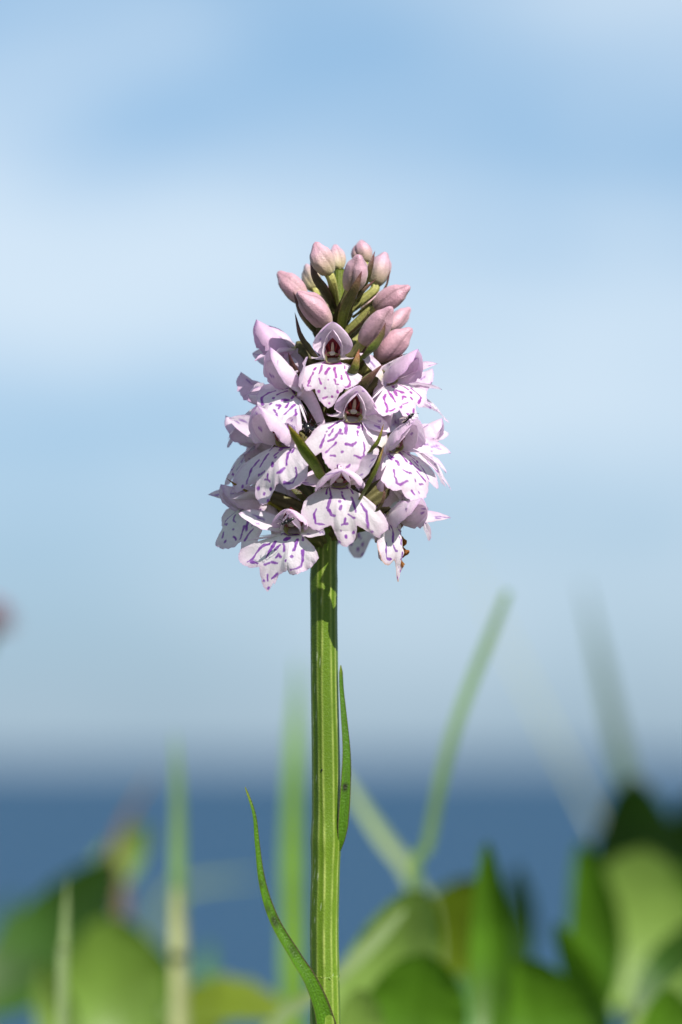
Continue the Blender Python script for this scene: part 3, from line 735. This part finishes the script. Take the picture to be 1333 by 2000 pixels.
bud(711, 514, 4, 706, 469, 5, 42, 3, green=0.25, pink=0.8)
bud(684, 566, -6, 702, 497, -9, 48, 4, green=0.3, pink=0.7)
bud(733, 556, 0, 754, 492, 1, 46, 5, green=0.3, pink=0.6)
bud(616, 566, 4, 598, 516, 6, 38, 6, green=0.45, pink=0.4)
bud(594, 588, 1, 543, 530, 2, 44, 7, green=0.15, pink=0.9)
bud(640, 637, -6, 581, 570, -9, 50, 8, green=0.2, pink=0.8)
bud(733, 602, -2, 802, 559, -4, 42, 9, green=0.15, pink=0.85)
bud(708, 670, -6, 767, 599, -9, 50, 10, green=0.15, pink=0.75)
bud(758, 642, 3, 802, 601, 5, 34, 11, green=0.1, pink=0.85)
bud(736, 702, -3, 806, 641, -4, 50, 12, green=0.1, pink=0.85)
bud(680, 575, 5, 690, 515, 8, 42, 13, green=0.3, pink=0.6)
bud(635, 610, 6, 620, 548, 9, 42, 14, green=0.3, pink=0.6)
bud(720, 630, 6, 742, 570, 9, 42, 15, green=0.3, pink=0.6)

# bracts --------------------------------------------------------------
G_DK, G_OL, G_BR, G_TIP = srgb(70, 78, 36), srgb(112, 128, 40), srgb(104, 66, 68), srgb(132, 72, 72)
def bract(pts, wpx, seed, base=G_DK, tip=G_BR, edge=G_BR, normal=(0, -0.6, 0.8), cup=0.8, tip_at=0.45, peak=0.42):
    C = catmull([W2O(P(x, y, Y * MM)) for x, y, Y in pts], 34)
    t = np.linspace(0, 1, 34)
    wid = np.interp(t, [0, peak * 0.5, peak, 0.75, 0.93, 1.0], [0.72, 0.95, 1.0, 0.60, 0.22, 0.03]) * wpx * M_PER_PX() / 2
    Vv, S, T, F_ = sheet(C, wid, [normal] * 34, cup, 13, 0.05, seed)
    c = green_colors(T, S, base, tip, edge, seed, 0.6, tip_at, 5)
    c = c * np.array([0.95, 0.80, 0.9])
    return obj('bract', mesh('bract', Vv, F_, c, MAT_GREEN), orchid)
FRT = (0.0, 1.0, 0.35)     # the hollow side faces the stem
bract([(668, 648, -2), (676, 606, -7.5), (694, 566, -10.3), (707, 530, -10.8)], 28, 201, normal=(-0.3, 1, 0.3), tip_at=0.3, base=srgb(100, 118, 48))
bract([(700, 590, -1), (716, 552, -3), (726, 520, -3.6), (733, 490, -3)], 20, 202, normal=(-0.6, 0.8, 0.2))
bract([(652, 610, -1), (630, 570, -4), (612, 540, -4.4), (606, 505, -4)], 34, 203, normal=(0.6, 0.6, 0.4), base=srgb(78, 80, 48))
bract([(680, 610, -1), (708, 575, -4), (735, 545, -3)], 26, 204, normal=(-0.4, -0.3, 0.8))
bract([(690, 622, -1), (730, 592, -1), (755, 562, 0), (763, 528, 0)], 22, 205, normal=(-0.6, 0.2, 0.7))
bract([(680, 660, -2), (715, 630, -4.5), (748, 600, -5)], 24, 206, normal=(-0.4, -0.3, 0.8))
bract([(684, 725, -3), (722, 692, -9), (746, 660, -9.8), (754, 630, -9.8)], 30, 207, normal=(-0.6, 0.6, 0.4), base=srgb(92, 116, 44))
bract([(672, 760, -4), (692, 725, -9.5), (702, 682, -10.0)], 24, 208, normal=(-0.2, 0.9, 0.2), base=srgb(104, 120, 48), tip=srgb(168, 110, 84), tip_at=0.6)
bract([(628, 720, -3), (602, 685, -5), (584, 655, -5.5), (576, 610, -5.5)], 30, 209, normal=(0.7, 0.4, 0.6), base=srgb(70, 76, 44))
bract([(640, 972, -5), (622, 930, -12), (600, 895, -15.5), (574, 852, -17), (562, 829, -17.2)], 36, 210, base=srgb(92, 116, 34), tip=srgb(158, 142, 50), edge=srgb(120, 78, 54), normal=(0.5, 0.7, 0.6), tip_at=0.6, peak=0.5)
bract([(690, 1000, -6), (716, 958, -13), (738, 912, -15.5), (750, 872, -15.5)], 17, 211, base=srgb(108, 124, 50), tip=srgb(150, 120, 60), normal=(-0.6, 0.7, 0.3), tip_at=0.7)
bract([(700, 900, -6), (728, 880, -11), (742, 858, -12), (750, 828, -12)], 16, 212, base=srgb(98, 116, 40), tip=srgb(140, 110, 50), normal=(-0.6, 0.6, 0.4), tip_at=0.7)
bract([(690, 1024, -4), (730, 1008, -9.5), (751, 975, -11.5), (752, 935, -11.5)], 17, 213, base=srgb(80, 84, 46), normal=(-0.7, 0.5, 0.4))
bract([(570, 1010, -2), (510, 976, -4.2), (468, 954, -6.8), (442, 934, -7)], 20, 214, base=srgb(130, 130, 40), tip=srgb(150, 90, 50), normal=(0.5, 0.3, 0.8), tip_at=0.6)
bract([(645, 870, -2), (612, 828, -4.6), (570, 796, -4.8)], 48, 215, normal=(0.3, -0.4, 0.8), tip=G_DK)
bract([(665, 800, -2), (700, 770, -7.5), (724, 742, -9), (748, 712, -8.5)], 36, 216, normal=(-0.4, 0.6, 0.6))
bract([(680, 845, -2), (725, 806, -7), (770, 788, -8)], 30, 217, normal=(-0.3, -0.5, 0.8))
bract([(640, 1030, -3), (598, 985, -8), (560, 945, -8.5)], 40, 218, normal=(0.4, -0.5, 0.7), tip=G_DK)
bract([(690, 745, -3), (752, 712, -4), (796, 690, -4)], 26, 219, normal=(-0.4, -0.2, 0.8))
bract([(660, 1010, -3), (705, 975, -8), (745, 935, -9)], 40, 220, normal=(-0.4, -0.5, 0.7), tip=G_DK)
bract([(655, 760, -3), (640, 800, -3.5), (645, 850, -4)], 30, 221, normal=(0.2, -1, 0.2), tip=G_DK)
rb = np.random.RandomState(77)
for k in range(22):        # bracts deeper in the spike, all round the stem
    py0 = 640 + k * 15.5 + rb.uniform(-8, 8); az = k * 137.5 + 20
    aa = rad(az); x0 = axis_x(py0)
    pts = []
    for rr_, up in ((12, 0), (62, 28), (100, 62), (118, 105)):
        rr2 = rr_ * (0.75 if py0 < 720 else (0.7 if py0 > 900 else 1.0))
        pts.append((x0 + rr2 * math.sin(aa), py0 - up, -rr2 * math.cos(aa) / 15.0))
    bract(pts, 40, 230 + k, normal=(-math.sin(aa), math.cos(aa), 0.5), tip=G_DK if k % 2 else G_BR)

# ------------------------------------------------------------------ insects
def ellipsoid(c, ax, r, n=10, m_=12):
    ax = nrm(ax); ref = np.array([0, 0, 1.0]) if abs(ax[2]) < 0.9 else np.array([1.0, 0, 0])
    u = nrm(np.cross(ax, ref)); v = np.cross(ax, u); V_ = []
    for i in range(n):
        t = math.pi * i / (n - 1)
        for j in range(m_):
            f = 2 * math.pi * j / m_
            V_.append(np.array(c) + ax * r[0] * math.cos(t) + (u * math.cos(f) * r[1] + v * math.sin(f) * r[2]) * math.sin(t))
    return V_, grid_faces(n, m_, True)
def insect(name, px, py, Y, ang, s, label, cat, wings=True, legs=6, fat=1.0):
    root = bpy.data.objects.new(name, None); COL.objects.link(root); root.empty_display_size = 0.002
    root.location = P(px, py, Y * MM); tag(root, label, cat)
    ca, sa = math.cos(rad(ang)), math.sin(rad(ang)); ax = np.array([ca, -0.15, sa]); up = np.array([-sa, -0.6, ca])
    Vb, Fb = [], []
    for c0, r in ((-0.55, (0.62, 0.22, 0.22)), (0.12, (0.34, 0.24, 0.26)), (0.55, (0.2, 0.19, 0.2))):
        v_, f_ = ellipsoid(ax * c0 * s * MM, ax, [r[0] * s * MM, r[1] * fat * s * MM, r[2] * fat * s * MM]); o_ = len(Vb); Vb += v_; Fb += [tuple(i + o_ for i in f) for f in f_]
    obj('body', mesh('body', Vb, Fb, None, MAT_BLACK), root)
    rs = np.random.RandomState(int(px))
    for k in range(legs):
        sg = 1 if k % 2 else -1; a0 = (k // 2 - 1) * 0.28 + 0.05
        side = np.array([-sa, 0.25, ca]) * sg
        p0 = ax * a0 * s; p1 = p0 + side * 0.42 * s + ax * (k // 2 - 1) * 0.15 * s - np.array([0, 0.25, 0]) * s; p2 = p1 + side * 0.32 * s + ax * (k // 2 - 1) * 0.3 * s + np.array([0, 0.45, 0]) * s
        Vt, At, Ft = tube(catmull([p0 * MM, p1 * MM, p2 * MM], 9), np.full(9, 0.035 * MM * s), 6)
        obj('leg', mesh('leg', Vt, Ft, None, MAT_BLACK), root)
    for sg in (-1, 1):
        side = np.array([-sa, 0, ca]) * sg
        Vt, At, Ft = tube(catmull([ax * 0.68 * s * MM, (ax * 0.95 + side * 0.15) * s * MM, (ax * 1.25 + side * 0.5) * s * MM], 8), np.full(8, 0.022 * MM * s), 6)
        obj('antenna', mesh('antenna', Vt, Ft, None, MAT_BLACK), root)
        if wings:
            C, N_ = arc_line(ax * 0.1 * s + up * 0.12 * s, -ax + side * 0.22 + up * 0.2, up, 1.35 * s, 0.1, 12)
            Vv, S, T, F_ = sheet(C, leaf_profile(12, 0.42 * s, 1.3, 0.1), N_, 0.2, 5)
            obj('wing', mesh('wing', Vv * MM, F_, None, MAT_WING), root)
    return root
insect('fly', 560, 1019, -13.2, 205, 1.0, 'tiny black fly in the throat of the lowest flower', 'fly', wings=False)
insect('fly', 800, 815, -13.2, 42, 1.0, 'tiny black fly with pale wings standing on top of a flower hood', 'fly')
bt = insect('beetle', 603, 837, -9.6, 160, 1.7, 'shiny black bristly beetle tucked behind the olive bract', 'beetle', wings=False, legs=6, fat=1.5)
for k in range(14):
    a_ = rad(rb.uniform(-80, 80)); x0 = rb.uniform(-1.2, 0.9)
    ca, sa = math.cos(rad(160)), math.sin(rad(160))
    p0 = np.array([ca, -0.15, sa]) * x0 * MM + np.array([0, -0.25, 0]) * MM
    p1 = p0 + np.array([math.sin(a_) * 0.5 + 0.3, -0.35, -0.45]) * MM
    Vt, At, Ft = tube(catmull([p0, (p0 + p1) / 2, p1], 5), np.array([0.03, 0.025, 0.02, 0.015, 0.006]) * MM, 5)
    obj('bristle', mesh('bristle', Vt, Ft, None, MAT_WING), bt)

# ------------------------------------------------------------------ blurred plants behind
def root_empty(name, x, y, label, cat, group=None):
    e = bpy.data.objects.new(name, None); COL.objects.link(e); e.location = (x, y, float(ground_z(np.array(x), np.array(y)))); e.empty_display_size = 0.01
    tag(e, label, cat, group); return e
def rel(e, p): return np.array(p) - np.array(e.location)

def ribbon(e, name, pts, wpx, Y, mat, normal=(0.2, -1, 0.3), cup=0.5, to_ground=True, wprof=None, dY=0.0):
    """a blade through pixel points at depth Y; rooted in the turf"""
    Y = BY(Y); m = M_PER_PX(Y); n = 40
    P3 = [rel(e, P(x, y, Y + dY * i / max(1, len(pts) - 1))) for i, (x, y) in enumerate(pts)]
    if to_ground:
        P3 = [np.array([0, 0, -0.004])] + P3
    C = catmull(P3, n); t = np.linspace(0, 1, n)
    wp = wprof or [(0, 0.6), (0.3, 1.0), (0.6, 0.9), (0.85, 0.55), (1, 0.06)]
    wid = np.interp(t, *zip(*wp)) * wpx * m / 2
    Vv, S, T, F_ = sheet(C, wid, [normal] * n, cup, 7)
    return obj(name, mesh(name, Vv, F_, None, mat), e)

def BY(Y): return Y * 1.25
def rooted(px, py, Y, name, label, cat, group=None):
    p = P(px, py, BY(Y))
    return root_empty(name, p.x, p.y, label, cat, group)

GG = 'grasses behind the orchid'
e = rooted(350, 2100, 0.20, 'grass_plant', 'upright grass shoot whose pale cream sheath opens into a green blade', 'grass', GG)
ribbon(e, 'sheath', [(350, 1960), (349, 1860), (346, 1735)], 44, 0.20, leaf_mat('straw', (0.40, 0.42, 0.22), 0.3), cup=1.2, wprof=[(0, 1), (0.8, 1), (1, 0.45)])
ribbon(e, 'blade', [(349, 1860), (347, 1700), (348, 1560), (342, 1428)], 34, 0.202, leaf_mat('grass', (0.16, 0.27, 0.09)))
e = rooted(575, 2100, 0.28, 'grass_plant', 'tall bright green grass blade rising behind the orchid stem', 'grass', GG)
ribbon(e, 'blade', [(572, 1900), (572, 1600), (582, 1285)], 50, 0.28, leaf_mat('bright', (0.16, 0.30, 0.02)))
e = rooted(800, 2050, 0.17, 'grass_plant', 'slim green blunt-topped grass blade leaning away from the orchid', 'grass', GG)
ribbon(e, 'blade', [(806, 1800), (838, 1640), (886, 1430), (992, 1155)], 24, 0.17, leaf_mat('grass', (0.16, 0.27, 0.09)), wprof=[(0, 0.8), (0.3, 1), (0.9, 0.9), (1, 0.6)])
e = rooted(1270, 2100, 0.42, 'grass_plant', 'dark grey green blade rising above the tallest leaf clump', 'grass', GG)
ribbon(e, 'blade', [(1255, 1800), (1228, 1560), (1196, 1400), (1138, 1135)], 46, 0.42, leaf_mat('grey', (0.07, 0.11, 0.07), 0.1))
e = rooted(1330, 2150, 0.62, 'grass_stalk', 'thin pale straw stalk slanting up, faint against the sky', 'grass', GG)
ribbon(e, 'blade', [(1230, 1750), (1165, 1610), (1070, 1420), (870, 1000)], 11, 0.62, leaf_mat('pale', (0.40, 0.42, 0.25)))
e = rooted(850, 2100, 0.24, 'grass_plant', 'pale green blade leaning in behind the middle of the orchid stem', 'grass', GG)
ribbon(e, 'blade', [(850, 1900), (805, 1720), (750, 1640), (690, 1550), (650, 1480)], 36, 0.24, leaf_mat('palegreen', (0.24, 0.32, 0.14)))
e = rooted(515, 2080, 0.13, 'grass_stalk', 'pale cream stalk lying at a slant behind the foot of the orchid', 'grass', GG)
ribbon(e, 'blade', [(520, 2120), (542, 1998), (615, 1942), (700, 1870), (790, 1778)], 34, 0.13, leaf_mat('palegreen', (0.24, 0.32, 0.14)), wprof=[(0, 0.7), (0.3, 1), (0.9, 0.8), (1, 0.3)])
e = rooted(300, 2120, 0.55, 'grass_plant', 'faint thin blade bent over sideways across the sea', 'grass', GG)
ribbon(e, 'blade', [(305, 1900), (318, 1760), (380, 1728), (520, 1712)], 20, 0.55, leaf_mat('palegreen', (0.24, 0.32, 0.14)))
e = rooted(238, 2100, 0.34, 'dry_stalk', 'dry brown stalk with a thin bent tip behind the big dark leaf', 'dry stalk', GG)
ribbon(e, 'blade', [(236, 1900), (240, 1760), (228, 1650), (300, 1505)], 28, 0.34, leaf_mat('brown', (0.22, 0.15, 0.10)))
e = rooted(118, 2080, 0.12, 'grass_plant', 'short pale grass blade crossing in front of the big dark leaf', 'grass', GG)
ribbon(e, 'blade', [(122, 1950), (126, 1850), (132, 1715)], 24, 0.12, leaf_mat('palegreen', (0.24, 0.32, 0.14)))

def broad_leaf(e, base, tip, wpx, Y, mat, normal=(0, -1, 0.35), cup=0.5, bend=0.3, p=0.85, sharp=0.6, wavy=0.05, seed=0, dY=0.0, stalk=True, curve=0.0):
    Y = BY(Y); m = M_PER_PX(Y); n = 30
    B, T3 = np.array(P(base[0], base[1], Y)), np.array(P(tip[0], tip[1], Y + dY))
    ch = T3 - B; L = np.linalg.norm(ch)
    nn = nrm(np.array(normal, float)); nn = nrm(nn - nrm(ch) * np.dot(nn, nrm(ch))); sd_ = np.cross(nrm(ch), nn)
    t = np.linspace(0, 1, n)
    C = B[None] + ch[None] * t[:, None] + nn[None] * (bend * L * np.sin(np.pi * t) * 0.5)[:, None] * -1 + sd_[None] * (curve * L * np.sin(np.pi * t))[:, None]
    C = C - np.array(e.location)
    Vv, S, T, F_ = sheet(C, leaf_profile(n, wpx * m, p, 0.15, 0, sharp), [nn] * n, cup, 19, wavy, seed)
    # midrib groove and side veins
    g = 0.012 * wpx * m * (np.exp(-(S / 0.06) ** 2) * 2 + 0.6 * np.cos((T * 9 - np.abs(S) * 3) * 2 * math.pi))
    Vv = Vv - nn[None] * g[:, None]
    o = obj('leaf', mesh('leaf', Vv, F_, None, mat), e)
    if stalk:
        pts = [np.array([0, 0, -0.003]), C[0] * 0.5 + np.array([0, 0.003, 0.0]), C[0], C[2]]
        Vt, At, Ft = tube(catmull(pts, 14), np.full(14, max(0.0009, 0.02 * wpx * m)), 8)
        obj('leaf_stalk', mesh('leaf_stalk', Vt, Ft, None, leaf_mat('stalk', (0.16, 0.25, 0.06), 0.1)), o)
    return o
DARK = leaf_mat('dark', (0.026, 0.075, 0.004), 0.12, 0.55); MID = leaf_mat('mid', (0.072, 0.17, 0.010), 0.33); LIGHT = leaf_mat('light', (0.19, 0.30, 0.06), 0.3, 0.45)
OLIVE = leaf_mat('olive', (0.13, 0.19, 0.01), 0.3); YELL = leaf_mat('yellow', (0.12, 0.17, 0.008), 0.3); BLUEG = leaf_mat('bluegreen', (0.12, 0.26, 0.10), 0.3)
UPW = (0.25, -0.5, 0.85); AWAY = (-0.7, -0.5, -0.3)
# left
e = rooted(40, 2090, 0.32, 'leafy_plant', 'low plant with a big dark green leaf beside the cream sheathed grass', 'plant')
broad_leaf(e, (-70, 1985), (228, 1680), 205, 0.32, DARK, normal=(-0.75, -0.6, -0.35), cup=0.35, seed=1, p=0.95)
broad_leaf(e, (170, 1750), (292, 1612), 85, 0.34, LIGHT, normal=(0.2, -0.9, 0.3), cup=0.3, seed=2, stalk=False)
broad_leaf(e, (-60, 2040), (30, 1745), 60, 0.45, BLUEG, normal=UPW, seed=3)
e = rooted(240, 2100, 0.26, 'leafy_plant', 'pale green rounded leaf clump under the cream grass sheath', 'plant')
broad_leaf(e, (255, 2110), (210, 1785), 230, 0.30, leaf_mat('soft', (0.13, 0.22, 0.035), 0.3), normal=(0.1, -0.75, 0.65), cup=0.5, seed=4, p=1.15, sharp=0.5)
broad_leaf(e, (335, 2130), (290, 1840), 170, 0.34, MID, normal=(0.5, -0.7, 0.4), cup=0.6, seed=5, p=1.1, sharp=0.5)
broad_leaf(e, (120, 2090), (85, 1880), 90, 0.24, LIGHT, normal=(-0.3, -0.8, 0.4), cup=0.6, seed=6)
e = rooted(430, 2100, 0.24, 'leafy_plant', 'yellow green arched leaf with a small spear leaf behind it', 'plant')
broad_leaf(e, (325, 2000), (575, 1990), 170, 0.24, YELL, normal=(0.1, -0.5, 0.85), cup=0.35, bend=-0.3, seed=7)
broad_leaf(e, (420, 2060), (408, 1838), 60, 0.36, BLUEG, normal=UPW, seed=8, p=0.7)
broad_leaf(e, (370, 2090), (395, 1915), 110, 0.28, YELL, normal=(0.1, -0.8, 0.6), seed=9, p=1.1, sharp=0.5)
# centre right
e = rooted(760, 2120, 0.20, 'leafy_plant', 'plant with a broad folded leaf, its lit half coloured pale and its shaded half olive', 'plant')
broad_leaf(e, (700, 2150), (955, 1715), 270, 0.24, OLIVE, normal=(-0.35, -0.85, -0.2), cup=0.45, seed=10, p=0.95, sharp=0.5)  # shaded half of the folded leaf, its shade put into the olive colour
broad_leaf(e, (645, 2110), (830, 1738), 200, 0.15, LIGHT, normal=(0.1, -0.7, 0.7), cup=0.3, seed=11, p=0.95, sharp=0.5)  # sunlit half of the same leaf, its light put into the paler colour
broad_leaf(e, (790, 2150), (830, 1860), 210, 0.14, MID, normal=(0.1, -0.85, 0.45), cup=0.4, seed=12, p=1.15, sharp=0.5)
broad_leaf(e, (700, 2150), (705, 1930), 110, 0.13, LIGHT, normal=(0.1, -0.85, 0.45), cup=0.4, seed=26, p=1.15, sharp=0.5)
e = rooted(960, 2120, 0.15, 'leafy_plant', 'dark green pointed spear leaf standing upright between broad leaf clumps', 'plant')
broad_leaf(e, (955, 2120), (952, 1640), 90, 0.15, MID, normal=(-0.1, -0.95, 0.05), cup=0.7, seed=13, p=0.9)
broad_leaf(e, (985, 1990), (1010, 1690), 70, 0.30, DARK, normal=(-0.5, -0.8, 0), cup=0.4, seed=14, p=1.4)
broad_leaf(e, (890, 2130), (900, 1900), 100, 0.2, BLUEG, normal=UPW, seed=15, p=1.1)
# right clump
e = rooted(1190, 2130, 0.32, 'leafy_plant', 'tallest clump of overlapping broad green leaves, dark at its top', 'plant')
broad_leaf(e, (1170, 1990), (1245, 1515), 270, 0.36, DARK, normal=(-0.7, -0.7, -0.1), cup=0.3, seed=16, p=1.05, sharp=0.55)
broad_leaf(e, (1330, 1960), (1360, 1545), 220, 0.39, DARK, normal=(-0.6, -0.8, -0.1), cup=0.3, seed=17, p=1.05)
broad_leaf(e, (1230, 1990), (1255, 1655), 260, 0.28, LIGHT, normal=(0.3, -0.75, 0.6), cup=0.35, seed=18, p=1.15, sharp=0.5)
broad_leaf(e, (1066, 2110), (1135, 1640), 125, 0.26, MID, normal=(-0.2, -0.9, 0.35), cup=0.5, seed=19, p=1.0, curve=0.10)
broad_leaf(e, (1370, 1990), (1310, 1690), 170, 0.34, MID, normal=(0.35, -0.7, 0.6), cup=0.3, seed=20, p=1.1)
broad_leaf(e, (1250, 2010), (1400, 1790), 150, 0.24, DARK, normal=(-0.3, -0.9, 0.0), cup=0.3, seed=21)  # dark sheet standing in for the shaded gap between the leaves
e = rooted(1120, 2140, 0.14, 'leafy_plant', 'low bright green leaves in front of the tallest leaf clump', 'plant')
broad_leaf(e, (1070, 2130), (1015, 1868), 220, 0.16, MID, normal=(0.0, -0.9, 0.35), cup=0.5, seed=22, p=1.1, sharp=0.55)
broad_leaf(e, (1180, 2120), (1085, 1800), 90, 0.18, MID, normal=(-0.6, -0.7, 0.2), cup=0.6, seed=23, p=1.0)
broad_leaf(e, (1150, 2110), (1400, 1850), 130, 0.14, LIGHT, normal=(-0.1, -0.6, 0.8), cup=0.35, seed=24, p=1.0)
broad_leaf(e, (1330, 2120), (1300, 1930), 120, 0.13, MID, normal=(0.1, -0.8, 0.5), cup=0.4, seed=25, p=1.0)

# pink flower head just at the picture's left edge
e = rooted(-160, 2100, 0.40, 'pink_flower', 'dusky pink round flower head on a tall thin stalk', 'flower')
hc = rel(e, P(-14, 1222, BY(0.40)))
Vt, At, Ft = tube(catmull([np.array([0, 0, -0.003]), hc * np.array([0.25, 1, 0.75]), hc], 24), np.full(24, 0.0009), 8)
obj('stalk', mesh('stalk', Vt, Ft, None, leaf_mat('stalk', (0.16, 0.25, 0.06), 0.1)), e)
PK = leaf_mat('pinkpetal', (0.40, 0.22, 0.28), 0.25)
pm = None
rs = np.random.RandomState(4)
for k in range(34):
    z = 1 - 1.5 * (k + 0.5) / 34; r_ = math.sqrt(max(0, 1 - z * z)); f = k * 2.39996
    d = np.array([r_ * math.cos(f), r_ * math.sin(f), z])
    if pm is None:
        C, N_ = arc_line((0, 0, 0), (0, 0, 1), (0, 1, 0), 0.0058, 0.4, 8)
        Vv, S, T, F_ = sheet(C, leaf_profile(8, 0.0036, 1.3, 0.2), N_, 0.4, 5)
        pm = mesh('petal', Vv, F_, None, PK)
    o = obj('petal', pm, e, loc=hc + d * 0.0002)
    o.rotation_mode = 'QUATERNION'; o.rotation_quaternion = Vector(d).to_track_quat('Z', 'Y')

# ------------------------------------------------------------------ turf: short grass under the picture's lower edge
rs = np.random.RandomState(12)
NB = 9000
bx = rs.uniform(-1.3, 1.3, NB); by = rs.uniform(-0.55, 1.55, NB)
lim = CAM_Z - (2000.0 - HORIZON) / FPX * (by + CAM_D)
bh = np.minimum(rs.uniform(0.015, 0.055, NB), np.clip(lim * 0.72, 0.008, 1))
ok = ~((np.abs(bx) < 0.01) & (np.abs(by) < 0.01))
bx, by, bh = bx[ok], by[ok], bh[ok]
bz = ground_z(bx, by) - 0.002
NB = len(bx)
fa = rs.uniform(0, 2 * math.pi, NB); ln_ = rs.uniform(0.1, 0.8, NB); wd = rs.uniform(0.0008, 0.0020, NB)
V_ = np.zeros((NB, 7, 3))
for i, t in enumerate((0, 0.35, 0.7, 1.0)):
    cx = bx + np.cos(fa) * ln_ * bh * t * t; cy = by + np.sin(fa) * ln_ * bh * t * t; cz = bz + bh * (t - 0.15 * ln_ * t * t)
    ww = wd * (1 - t ** 2)
    if i < 3:
        V_[:, 2 * i] = np.stack([cx - np.sin(fa) * ww, cy + np.cos(fa) * ww, cz], 1); V_[:, 2 * i + 1] = np.stack([cx + np.sin(fa) * ww, cy - np.cos(fa) * ww, cz], 1)
    else:
        V_[:, 6] = np.stack([cx, cy, cz], 1)
F_ = []
for k in range(NB):
    q = k * 7; F_ += [(q, q + 1, q + 3, q + 2), (q + 2, q + 3, q + 5, q + 4), (q + 4, q + 5, q + 6)]
tg = obj('turf_grass', mesh('turf_grass', V_.reshape(-1, 3), F_, None, leaf_mat('turf', (0.10, 0.19, 0.03))))
tag(tg, 'short green turf grass covering the cliff top', 'grass', kind='stuff')
